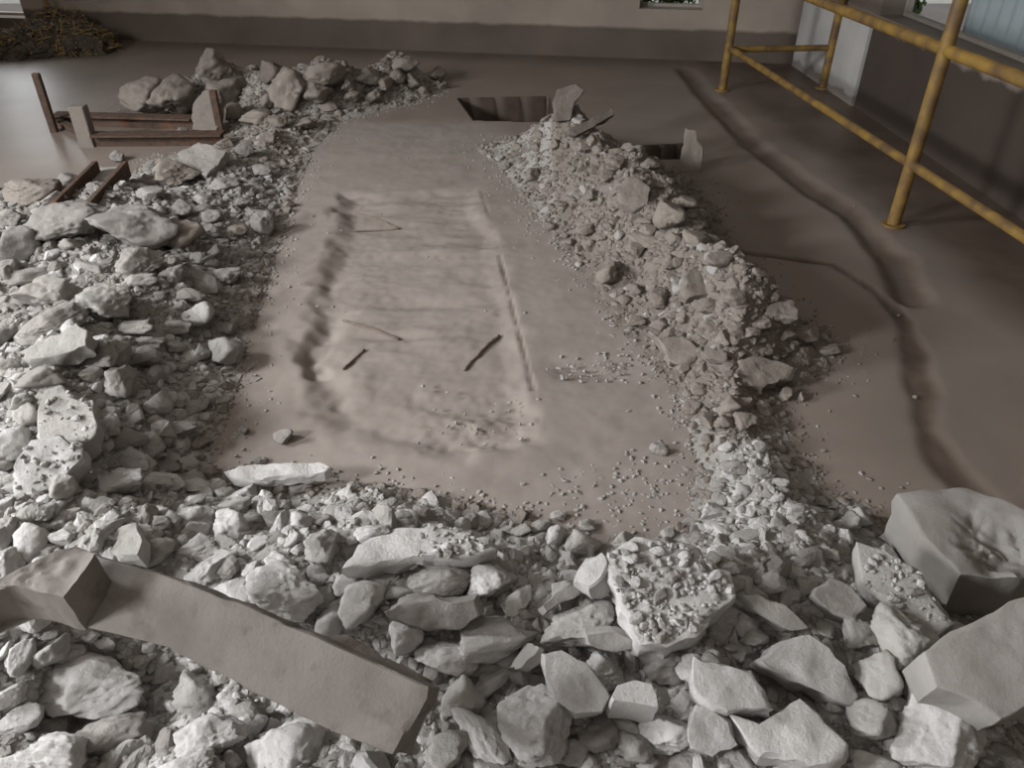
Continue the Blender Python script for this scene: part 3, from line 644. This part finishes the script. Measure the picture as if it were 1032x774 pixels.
st = ldist(P, STAIN)+.018*n2(P[:, 0], P[:, 1], 5, 42); wid = .03+.03*sstep((3.4-P[:, 1])/1.2)
stain = np.maximum(sstep(1.25-st/wid), np.maximum(.9*sstep(1.3-crk/.012)*np.clip(.8+.6*n2(P[:, 0], P[:, 1], 2.3, 77, 2), 0, 1), .4*sstep(1-l2/.09)*sstep(.6+1.6*n2(P[:, 0], P[:, 1], 4, 51))))  # also paints step shade along the sunken left edge and soil in the crack
Z -= .012*sstep(1.2-st/wid)
gt = ldist(P, DARK_BAND)+.02*n2(P[:, 0], P[:, 1], 4, 43); band = sstep(1.3-gt/.10); Z -= .03*sstep(1.2-gt/.10)  # dark band, slightly sunk, along the floor beside the railing
PITS = [gxy([(462,99),(553,97),(562,123),(478,121)]), gxy([(628,148),(690,145),(690,160),(628,160)])]
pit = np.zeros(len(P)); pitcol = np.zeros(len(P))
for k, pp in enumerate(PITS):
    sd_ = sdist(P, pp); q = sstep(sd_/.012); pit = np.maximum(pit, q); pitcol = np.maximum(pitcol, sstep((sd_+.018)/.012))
Z -= 1.0*pit
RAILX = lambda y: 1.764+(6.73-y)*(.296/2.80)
dark_floor = sstep((P[:, 0]-RAILX(P[:, 1])+.12+.08*n2(P[:, 0], P[:, 1], 2, 45))/.35)  # floor turns dark brown past the railing line
dark_floor = np.maximum(dark_floor, .55*sstep((P[:, 1]-bw(P[:, 0])+.5)/.4))  # and partly so along the foot of the back wall
idx = np.arange(len(P)).reshape(X.shape)
q = np.stack([idx[:-1,:-1], idx[:-1,1:], idx[1:,1:], idx[1:,:-1]], -1).reshape(-1, 4)
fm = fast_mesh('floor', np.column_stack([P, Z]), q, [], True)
ca = fm.color_attributes.new('wear_shade', 'FLOAT_COLOR', 'POINT')
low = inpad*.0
ca.data.foreach_set('color', np.column_stack([np.maximum(stain, band*.8), dust, dark_floor, np.clip(pitcol, 0, 1)]).astype(np.float32).ravel())
m, nt, b = new_mat('dusty_floor'); N = nt.nodes.new; Lk = nt.links.new
geo = N('ShaderNodeNewGeometry'); at = N('ShaderNodeVertexColor'); at.layer_name = 'wear_shade'; sep = N('ShaderNodeSeparateColor'); Lk(at.outputs['Color'], sep.inputs['Color'])
def noise(s, d=6, r=.6):
    n = N('ShaderNodeTexNoise'); n.inputs['Scale'].default_value = s; n.inputs['Detail'].default_value = d; n.inputs['Roughness'].default_value = r
    Lk(geo.outputs['Position'], n.inputs['Vector']); return n.outputs['Fac']
def ramp(f, a, bcol, p0=.3, p1=.7):
    r = N('ShaderNodeValToRGB'); r.color_ramp.elements[0].color = (*a, 1); r.color_ramp.elements[1].color = (*bcol, 1)
    r.color_ramp.elements[0].position = p0; r.color_ramp.elements[1].position = p1; Lk(f, r.inputs['Fac']); return r.outputs['Color']
def mix(f, a, c):
    x = N('ShaderNodeMixRGB'); Lk(f, x.inputs['Fac']); Lk(a, x.inputs['Color1']); Lk(c, x.inputs['Color2']); return x.outputs['Color']
base = ramp(noise(1.6), (.185,.152,.128), (.245,.203,.172))
dst = ramp(noise(4.5, 8, .7), (.256,.221,.196), (.328,.288,.259))
dark_floor_col = ramp(noise(2.2), (.075,.053,.04), (.15,.115,.09))
stc = ramp(noise(7), (.085,.062,.048), (.14,.105,.082))
col = mix(sep.outputs['Green'], base, dst); col = mix(sep.outputs['Blue'], col, dark_floor_col); col = mix(sep.outputs['Red'], col, stc)
pitc = ramp(noise(9), (.05,.035,.027), (.085,.062,.05)); col = mix(at.outputs['Alpha'], col, pitc)  # pit sides coloured dark to paint in the shade down there
Lk(col, b.inputs['Base Color'])
rg = N('ShaderNodeMapRange'); rg.inputs['To Min'].default_value = .42; rg.inputs['To Max'].default_value = .95; Lk(sep.outputs['Green'], rg.inputs['Value']); Lk(rg.outputs['Result'], b.inputs['Roughness'])
b.inputs['Specular IOR Level'].default_value = .3
bp = N('ShaderNodeBump'); bp.inputs['Strength'].default_value = .10; bp.inputs['Distance'].default_value = .004; Lk(noise(55, 8, .7), bp.inputs['Height']); Lk(bp.outputs['Normal'], b.inputs['Normal'])
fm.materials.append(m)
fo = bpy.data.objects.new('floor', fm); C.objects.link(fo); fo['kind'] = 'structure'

# ------------------------------------------------------------------ walls, with openings
def wall_mat(name, low, high, split, soft, seed=0.0):
    m, nt, b = new_mat(name); N = nt.nodes.new; Lk = nt.links.new
    geo = N('ShaderNodeNewGeometry'); sx = N('ShaderNodeSeparateXYZ'); Lk(geo.outputs['Position'], sx.inputs[0])
    n = N('ShaderNodeTexNoise'); n.inputs['Scale'].default_value = 5; n.inputs['Detail'].default_value = 7; Lk(geo.outputs['Position'], n.inputs['Vector'])
    n2_ = N('ShaderNodeTexNoise'); n2_.inputs['Scale'].default_value = 1.7; n2_.inputs['Detail'].default_value = 8; Lk(geo.outputs['Position'], n2_.inputs['Vector'])
    ad = N('ShaderNodeMath'); ad.operation = 'MULTIPLY_ADD'; ad.inputs[1].default_value = soft; Lk(n.outputs['Fac'], ad.inputs[0]); Lk(sx.outputs['Z'], ad.inputs[2])
    mr = N('ShaderNodeMapRange'); mr.inputs['From Min'].default_value = split+soft*.5-.015; mr.inputs['From Max'].default_value = split+soft*.5+.015; Lk(ad.outputs[0], mr.inputs['Value'])
    def rmp(c):
        r = N('ShaderNodeValToRGB'); r.color_ramp.elements[0].color = (*[v*.75 for v in c], 1); r.color_ramp.elements[1].color = (*[v*1.15 for v in c], 1)
        r.color_ramp.elements[0].position = .3; r.color_ramp.elements[1].position = .7; Lk(n2_.outputs['Fac'], r.inputs['Fac']); return r.outputs['Color']
    x = N('ShaderNodeMixRGB'); Lk(mr.outputs['Result'], x.inputs['Fac']); Lk(rmp(low), x.inputs['Color1']); Lk(rmp(high), x.inputs['Color2'])
    Lk(x.outputs['Color'], b.inputs['Base Color']); b.inputs['Roughness'].default_value = .9
    bp = N('ShaderNodeBump'); bp.inputs['Strength'].default_value = .3; bp.inputs['Distance'].default_value = .01; Lk(n.outputs['Fac'], bp.inputs['Height']); Lk(bp.outputs['Normal'], b.inputs['Normal'])
    return m
def wall(name, p, q, height, th, holes, mat):
    """wall from p to q (its room side), thickness behind it on the left of the direction, holes = (s0, s1, z0, z1)"""
    p, q = Vector((*p, 0)), Vector((*q, 0)); L = (q-p).length; d = (q-p)/L; nrm = Vector((-d.y, d.x, 0))
    ss = sorted({0, L, *[h[0] for h in holes], *[h[1] for h in holes]}); zs = sorted({-.5, height, *[h[2] for h in holes], *[h[3] for h in holes]})
    bm = bmesh.new()
    for s0, s1 in zip(ss[:-1], ss[1:]):
        for z0, z1 in zip(zs[:-1], zs[1:]):
            if any(h[0] <= s0 and s1 <= h[1] and h[2] <= z0 and z1 <= h[3] for h in holes): continue
            vs = [bm.verts.new(p+d*s+nrm*t+Vector((0, 0, z))) for t in (0, th) for s, z in ((s0, z0), (s1, z0), (s1, z1), (s0, z1))]
            for f in ((0,1,2,3),(7,6,5,4),(0,4,5,1),(1,5,6,2),(2,6,7,3),(3,7,4,0)): bm.faces.new([vs[i] for i in f])
    bmesh.ops.remove_doubles(bm, verts=bm.verts, dist=1e-4)
    o = bm_obj(name, bm, mat); o['kind'] = 'structure'; return o
HT = 3.6
BACKM = wall_mat('back_wall_paint', (.115,.09,.072), (.31,.265,.22), .27, .05)
RIGHTM = wall_mat('side_wall_shade_paint', (.055,.04,.031), (.20,.165,.135), .58, .12)  # dado raised and darkened, standing in for dimness under the window
BL = np.array([-6.0, bw(-6.0)]); BR = np.array([2.62, bw(2.62)])
def sb(x): return (np.array([x, bw(x)])-BL)@bdir
wall('wall_back', BL, BR, HT, .25, [(sb(-5.92), sb(-5.12), .18, 2.2), (sb(-4.62), sb(-4.1), .35, 2.0), (sb(1.18), sb(1.75), .435, 2.0)], BACKM)
rdir = np.array([.05, -1.0]); rdir /= np.linalg.norm(rdir); RE = BR+rdir*11
wall('wall_right', BR, RE, HT, .25, [(1.45, 4.6, .66, 2.3)], RIGHTM)
ldir = np.array([.16, -1.0]); ldir /= np.linalg.norm(ldir); LE = BL+ldir*12
WL = (6.0, 7.5, 1.8, 3.1); WN_ADDED = (8.7, 10.3, 1.8, 3.1)  # the second, nearer window is added to brighten the front rubble
wall('wall_left', LE, BL, HT, .25, [(12-w_[1], 12-w_[0], w_[2], w_[3]) for w_ in (WL, WN_ADDED)], BACKM)
NEAR = (LE, RE)
wall('wall_front', RE, LE, HT, .25, [(3.6, 6.0, 0.0, 2.3)], BACKM)  # opening added behind the camera for frontal fill
bm = bmesh.new(); box_bm(bm, (-7.5, -4.5, HT), (4.5, 10.5, HT+.2)); co_ = bm_obj('ceiling', bm, concrete('ceiling_concrete', (.42,.39,.36), (.52,.48,.44), rand=0)); co_['kind'] = 'structure'

# whitewashed part of the side wall and its column
PLAST = wall_mat('whitewash', (.22,.195,.17), (.43,.42,.405), .07, .16)
bm = bmesh.new(); inw = np.array([-rdir[1], rdir[0]])*-1
def rp(s, o_, z): v = BR+rdir*s+inw*o_; return Vector((v[0], v[1], z))
beam_bm(bm, rp(.05, .0, .30), rp(1.4, .0, .30), .05, .62)
o = bm_obj('pilaster', bm, PLAST); bm2 = None; o['kind'] = 'structure'; o.name = 'trim_1'
bm = bmesh.new(); c = ground(752, 52); beam_bm(bm, (c[0], c[1]+.12, 0), (c[0], c[1]+.12, 3.5), .14, .14, up=(0, 1, 0))
o = bm_obj('trim_2', bm, concrete('grey_column', (.30,.28,.25), (.38,.35,.32), rand=0)); o['kind'] = 'structure'

# outside: shrubs and a pale sheet fence
LEAF, nt, b = new_mat('leaves'); b.inputs['Base Color'].default_value = (.07, .13, .03, 1); b.inputs['Roughness'].default_value = .7
def shrub(label, c, rx, ry, rz, n, seed):
    r = np.random.default_rng(seed); V = []; Fc = []
    for i in range(n):
        d = r.normal(size=3); d /= np.linalg.norm(d); p = np.array(c)+d*np.array([rx, ry, rz])*r.uniform(.6, 1)
        p[2] = max(p[2], .02)
        a = r.normal(size=3); a /= np.linalg.norm(a); bb = np.cross(a, d); bb /= np.linalg.norm(bb)+1e-9; s = r.uniform(.03, .07)
        k = len(V); V += [p-a*s, p+bb*s*.5, p+a*s, p-bb*s*.5]; Fc.append((k, k+1, k+2, k+3))
    root = empty('shrub', (c[0], c[1], 0)); tag(root, label, 'shrub')
    o = link_mesh('foliage', np.array(V)-np.array([c[0], c[1], 0]), Fc, LEAF, root, False)
    bm = bmesh.new()
    for k in range(5): tube_bm(bm, [(0, 0, -.4), (random.uniform(-.1, .1), random.uniform(-.1, .1), c[2]*.6), (random.uniform(-rx, rx)*.5, random.uniform(-ry, ry)*.5, c[2])], .015, 6)
    bm_obj('stem', bm, WOOD, root)
shrub('green shrub outside the low window in the back wall', (-4.5, 9.75, .9), .7, .4, .8, 1600, 1)
shrub('dark shrub outside the back wall window nearest the yellow railing', (1.6, 8.9, .8), .6, .4, .7, 1600, 2)
shrub('green shrub outside the long side window beyond the railing', (3.82, 8.6, .8), .36, .6, .7, 2200, 3)
gm = concrete('outside_paving', (.5,.48,.45), (.68,.66,.62), rand=0)
bm = bmesh.new(); box_bm(bm, (-14, 9.6, -.45), (14, 22, -.4)); 
box_bm(bm, (3.1, -4, -.45), (12, 9.6, -.4)); o = bm_obj('ground_outside', bm, gm); o['kind'] = 'structure'
SHEET, nt, b = new_mat('pale_sheet'); b.inputs['Base Color'].default_value = (.50, .56, .58, 1); b.inputs['Roughness'].default_value = .5
bm = bmesh.new(); rows = []
for j, z in enumerate((-.4, .45, .8, 1.3, 2.6)):
    row = []
    for i in range(161):
        s = 1.3+i*.022; v = BR+rdir*s-inw*(.75+.018*math.sin(i*.9)); row.append(bm.verts.new((v[0], v[1], z)))
    rows.append(row)
for a, c in zip(rows[:-1], rows[1:]):
    for i in range(160): bm.faces.new((a[i], a[i+1], c[i+1], c[i]))
r = bmesh.ops.solidify(bm, geom=bm.faces[:], thickness=.006)
o = bm_obj('sheet_fence', bm, SHEET, smooth=True); tag(o, 'pale blue-grey corrugated sheet fence outside the long side window', 'fence')

# window frames
frm = concrete('window_frame_paint', (.30,.27,.24), (.38,.35,.31), rand=0)
def frame(name, f, s0, s1, z0, z1):
    bm = bmesh.new()
    for a, b_ in (((s0, z0), (s1, z0)), ((s0, z1), (s1, z1)), ((s0, z0), (s0, z1)), ((s1, z0), (s1, z1))):
        pa, pb = f(*a), f(*b_); up = Vector((pb-pa)).normalized(); beam_bm(bm, pa, pb, .05, .05, up=(0, 0, 1) if abs(up.z) < .5 else (1, 0, 0))
    o = bm_obj(name, bm, frm); o['kind'] = 'structure'
fb = lambda s, z: Vector((*(BL+bdir*s+np.array([-bdir[1], bdir[0]])*.18), z))
frame('window_1', fb, sb(-5.92), sb(-5.12), .18, 2.2); frame('window_2', fb, sb(-4.62), sb(-4.1), .35, 2.0); frame('window_3', fb, sb(1.18), sb(1.75), .435, 2.0)
fr = lambda s, z: Vector((*(BR+rdir*s-inw*.2), z)); frame('window_4', fr, 1.45, 4.6, .66, 2.3)
fl = lambda s, z: Vector((*(BL+ldir*s-np.array([-ldir[1], ldir[0]])*.2), z)); frame('window_5', fl, WL[0], WL[1], WL[2], WL[3]); frame('added_window_6', fl, *WN_ADDED)

# ------------------------------------------------------------------ yellow railing
YEL, nt, b = new_mat('yellow_paint'); N = nt.nodes.new; Lk = nt.links.new
geo = N('ShaderNodeNewGeometry'); n = N('ShaderNodeTexNoise'); n.inputs['Scale'].default_value = 9; n.inputs['Detail'].default_value = 8; Lk(geo.outputs['Position'], n.inputs['Vector'])
r = N('ShaderNodeValToRGB'); r.color_ramp.elements[0].position = .36; r.color_ramp.elements[0].color = (.12, .07, .03, 1); r.color_ramp.elements[1].position = .66; r.color_ramp.elements[1].color = (.27, .165, .033, 1)
Lk(n.outputs['Fac'], r.inputs['Fac']); Lk(r.outputs['Color'], b.inputs['Base Color']); b.inputs['Roughness'].default_value = .6
P2 = ground(900, 227); P1 = ground(728, 91); P3 = ground(829, 89); P4 = P2+(P2-P1)/np.linalg.norm(P2-P1)*2.8
rail = empty('yellow_railing', tuple(P2)); tag(rail, 'yellow painted tube railing with rust, standing along the dark side strip', 'railing')
RO = Vector(P2)
def tube(name, pts, rad):
    bm = bmesh.new(); tube_bm(bm, [Vector(p)-RO for p in pts], rad, 18); o = bm_obj(name, bm, YEL, rail, True)
    try: o.data.set_sharp_from_angle(angle=math.radians(50))
    except Exception: pass
    return o
Z3 = lambda p, z: (p[0], p[1], z)
for p in (P1, P2, P3, P4):
    po = tube('post', [Z3(p, -.03), Z3(p, 1.22)], .034)
    bm = bmesh.new(); tube_bm(bm, [Vector(Z3(p, -.02))-RO, Vector(Z3(p, .012))-RO], .06, 18); f_ = bm_obj('base_plate', bm, YEL, po)
for nm, a, c, z, rad in (('middle_rail', P1, P2, .335, .024), ('middle_rail', P2, P4, .335, .024), ('top_rail', P1, P2, .89, .03), ('top_rail', P2, P4, .89, .03), ('cross_rail', P1, P3, .32, .024), ('cross_rail', P1, P3, .89, .028)):
    tube(nm, [Z3(a, z), Z3(c, z)], rad)

# ------------------------------------------------------------------ rusty steel pieces
def gz(x, y, z): return Vector(ground(x, y, z))
fr_ = empty('rusty_steel_frame', tuple(ground(140, 140))); tag(fr_, 'rusty steel frame of two parallel bars with short uprights, half sunk in the floor', 'steel frame')
FO = Vector(ground(140, 140))
def bar(name, a, c, w, h, root, org, mat=RUST, up=(0, 0, 1)):
    bm = bmesh.new(); a, c = a-org, c-org; d = (c-a).normalized(); s = d.cross(Vector(up)).normalized(); u = s.cross(d)
    # I-section: two flanges and a web
    for k in (-1, 1): beam_bm(bm, a+u*k*h*.45, c+u*k*h*.45, w, h*.12, up)
    beam_bm(bm, a, c, w*.18, h*.82, up)
    bmesh.ops.bevel(bm, geom=bm.edges[:], offset=.0025, segments=1, affect='EDGES')
    return bm_obj(name, bm, mat, root)
bar('side_bar', gz(56, 122, .03), gz(196, 126, .03), .12, .11, fr_, FO)
bar('side_bar', gz(96, 143, .03), gz(226, 142, .03), .12, .11, fr_, FO)
bar('end_bar', gz(58, 124, .02), gz(98, 144, .02), .06, .07, fr_, FO)
def upright(px, py, top, w, mat=RUST):
    g = ground(px, py); bm = bmesh.new(); beam_bm(bm, Vector((g[0], g[1], -.02))-FO, Vector((g[0]+.005, g[1], top))-FO, w, w*.8, up=(0, 1, 0))
    bmesh.ops.bevel(bm, geom=bm.edges[:], offset=.005, segments=1, affect='EDGES'); return bm_obj('upright', bm, mat, fr_)
upright(55, 133, .40, .05); upright(90, 147, .27, .10, WARM)['label'] = 'dusty concrete stub'; upright(223, 135, .30, .05)
ch = empty('rusty_channel', tuple(ground(92, 200))); CO = Vector(ground(92, 200))
tag(ch, 'rusty steel channel with a dusty grey bottom, half buried beside the brownish boulder', 'steel channel')
bm = bmesh.new(); beam_bm(bm, gz(74, 212, .19)-CO, gz(113, 170, .15)-CO, .16, .02); bm_obj('web', bm, GREY, ch)
for dx in (-.085, .085):
    bm = bmesh.new(); beam_bm(bm, gz(74, 212, .22)+Vector((dx, 0, 0))-CO, gz(113, 170, .18)+Vector((dx, 0, 0))-CO, .03, .09)
    bmesh.ops.bevel(bm, geom=bm.edges[:], offset=.004, segments=1, affect='EDGES'); bm_obj('flange', bm, RUST, ch)

# sticks and rods lying in the bare strip
def stick(name, pts, r, label, cat, mat=WOOD, z=.0):
    ps = []
    for i, (x, y) in enumerate(pts):
        g = ground(x, y); k = np.argmin((P[:, 0]-g[0])**2+(P[:, 1]-g[1])**2); ps.append(Vector((g[0], g[1], float(Z[k])+r*.8+z)))
    fine = []
    for a, c in zip(ps[:-1], ps[1:]):
        for i in range(5): fine.append(a.lerp(c, i/5)+Vector((random.uniform(-1, 1), random.uniform(-1, 1), random.uniform(-.5, .5)))*r*.35)
    fine.append(ps[-1]); bm = bmesh.new(); org = ps[0].copy(); tube_bm(bm, [p-org for p in fine], r, 8, .15)
    o = bm_obj(name, bm, mat, None, True); o.location = org; tag(o, label, cat)
stick('wooden_stick', [(467,368),(480,355),(492,342),(503,334)], .007, 'dark stick lying across the middle of the bare strip', 'stick')
stick('wooden_stick', [(345,370),(355,360),(367,350)], .006, 'short stick lying in the sunken side of the bare strip', 'stick')
stick('iron_rod', [(357,209),(380,216),(402,225)], .006, 'thin rod slanting at the far end of the bare strip', 'rod', WOOD)
stick('iron_rod', [(356,227),(380,226),(402,225)], .005, 'thin rod lying level, meeting the slanting rod', 'rod', WOOD)
stick('iron_rod', [(345,318),(370,326),(402,336)], .006, 'buried rod showing as a faint line in the bare strip', 'rod', WOOD)
g1, g2 = march(601, 136, .05)[0], march(607, 148, .0)[0]
bm = bmesh.new(); tube_bm(bm, [Vector((0, 0, 0)), Vector(g1-g2)*.5+Vector((.003, 0, 0)), Vector(g1-g2)], .008, 8); o = bm_obj('iron_rod', bm, RUST); o.location = g2; tag(o, 'short rusty rod poking up from the gravel ridge', 'rod')

# ------------------------------------------------------------------ straw heap and pole at the back
STRAW = concrete('dry_straw', (.12,.085,.045), (.33,.23,.09), scale=12, rand=0)
SOIL = concrete('dark_litter', (.05,.042,.033), (.11,.09,.07), scale=14, rand=0)
def straw():
    r = np.random.default_rng(5); V = []; Fc = []; mi = []
    c = [(ground(72, 54), .38, .26), (ground(42, 54), .45, .24), (ground(14, 57), .42, .2), (ground(-8, 57), .38, .2), (ground(85, 50), .26, .15), (ground(60, 47), .35, .3)]
    for (g, s, h) in c:
        D, Ff = ico(4); W = D*np.array([s, s*.6, h]); W = W*(1+.25*fbm(D*3+g, 3, 3))[:, None]+np.array([g[0], g[1]+.1, 0.])
        k = len(V); V += list(W); Fc += [tuple(f+k) for f in Ff]; mi += [1]*len(Ff)
        for i in range(700):
            d = r.normal(size=3); d[2] = abs(d[2]); d /= np.linalg.norm(d); p = np.array([g[0], g[1]+.1, 0])+d*np.array([s, s*.6, h])*r.uniform(.95, 1.12)
            a = r.normal(size=3); a[2] *= .4; a /= np.linalg.norm(a); bb = np.cross(a, d); bb /= np.linalg.norm(bb)+1e-9; l = r.uniform(.03, .09)
            k = len(V); V += [p-a*l-bb*.006, p+a*l-bb*.006, p+a*l+bb*.006, p-a*l+bb*.006]; Fc.append((k, k+1, k+2, k+3)); mi.append(0 if r.random() < (.75 if s < .4 else .4) else 1)
    o = link_mesh('straw_litter', V, Fc, STRAW, None, False); o.data.materials.append(SOIL); o.data.polygons.foreach_set('material_index', mi)
    tag(o, 'heap of straw and dark litter by the back wall under the bright opening', 'litter', kind='stuff')
straw()
g = ground(59, 42); bm = bmesh.new(); tube_bm(bm, [(0, 0, 0), (-.01, .0, 1.0), (-.03, .02, 2.2)], .03, 12)
o = bm_obj('wooden_pole', bm, concrete('orange_brown_wood', (.26,.16,.09), (.36,.24,.14), rand=0), None, True); o.location = (g[0], g[1], 0); tag(o, 'orange-brown pole standing upright in the straw heap', 'pole')

# ------------------------------------------------------------------ light
w = bpy.data.worlds.new('World'); bpy.context.scene.world = w; w.use_nodes = True
bg = w.node_tree.nodes['Background']; bg.inputs['Color'].default_value = (.96, .98, 1, 1); bg.inputs['Strength'].default_value = 1.0
def area(name, loc, target, sx, sy, power, color):
    l = bpy.data.lights.new(name, 'AREA'); l.shape = 'RECTANGLE'; l.size = sx; l.size_y = sy; l.energy = power; l.color = color
    o = bpy.data.objects.new(name, l); C.objects.link(o); o.location = loc
    o.rotation_euler = (Vector(target)-Vector(loc)).to_track_quat('-Z', 'Y').to_euler(); return o
for w_, pw in ((WL, 360), (WN_ADDED, 430)):  # the nearer lamp is an added fill for the front rubble
    wc = BL+ldir*(w_[0]+w_[1])/2
    area('side_window_and_fill', (wc[0]-.1, wc[1], (w_[2]+w_[3])/2), (0, wc[1]-.2, .3), 1.0, .9, pw, (.965, .98, 1.0))
mid = (LE+RE)/2
area('fill_behind_camera', (mid[0]-.4, mid[1]+.05, 1.9), (0, 4, .6), 2.2, 2.0, 16, (.97, .98, 1.0))  # added fill from behind the camera, no doorway known there
lw = np.array([-5.5, bw(-5.5)+.3]); area('daylight_back_opening', (lw[0], lw[1], 1.4), (-4.5, 5, 0), .75, 1.8, 32, (.95, .98, 1))

# ------------------------------------------------------------------ camera and view
cam = bpy.data.cameras.new('camera'); cam.sensor_width = 36; cam.lens = F/1032*36; cam.clip_start = .05
co = bpy.data.objects.new('camera', cam); C.objects.link(co); co.location = (0, 0, CAMH); co.rotation_euler = (math.pi/2-PITCH, 0, 0)
sc = bpy.context.scene; sc.camera = co
sc.view_settings.view_transform = 'Standard'; sc.view_settings.look = 'None'; sc.view_settings.gamma = 1; sc.view_settings.use_curve_mapping = False
sc.view_settings.exposure = -0.5
sc.cycles.use_denoising = True; sc.cycles.max_bounces = 6
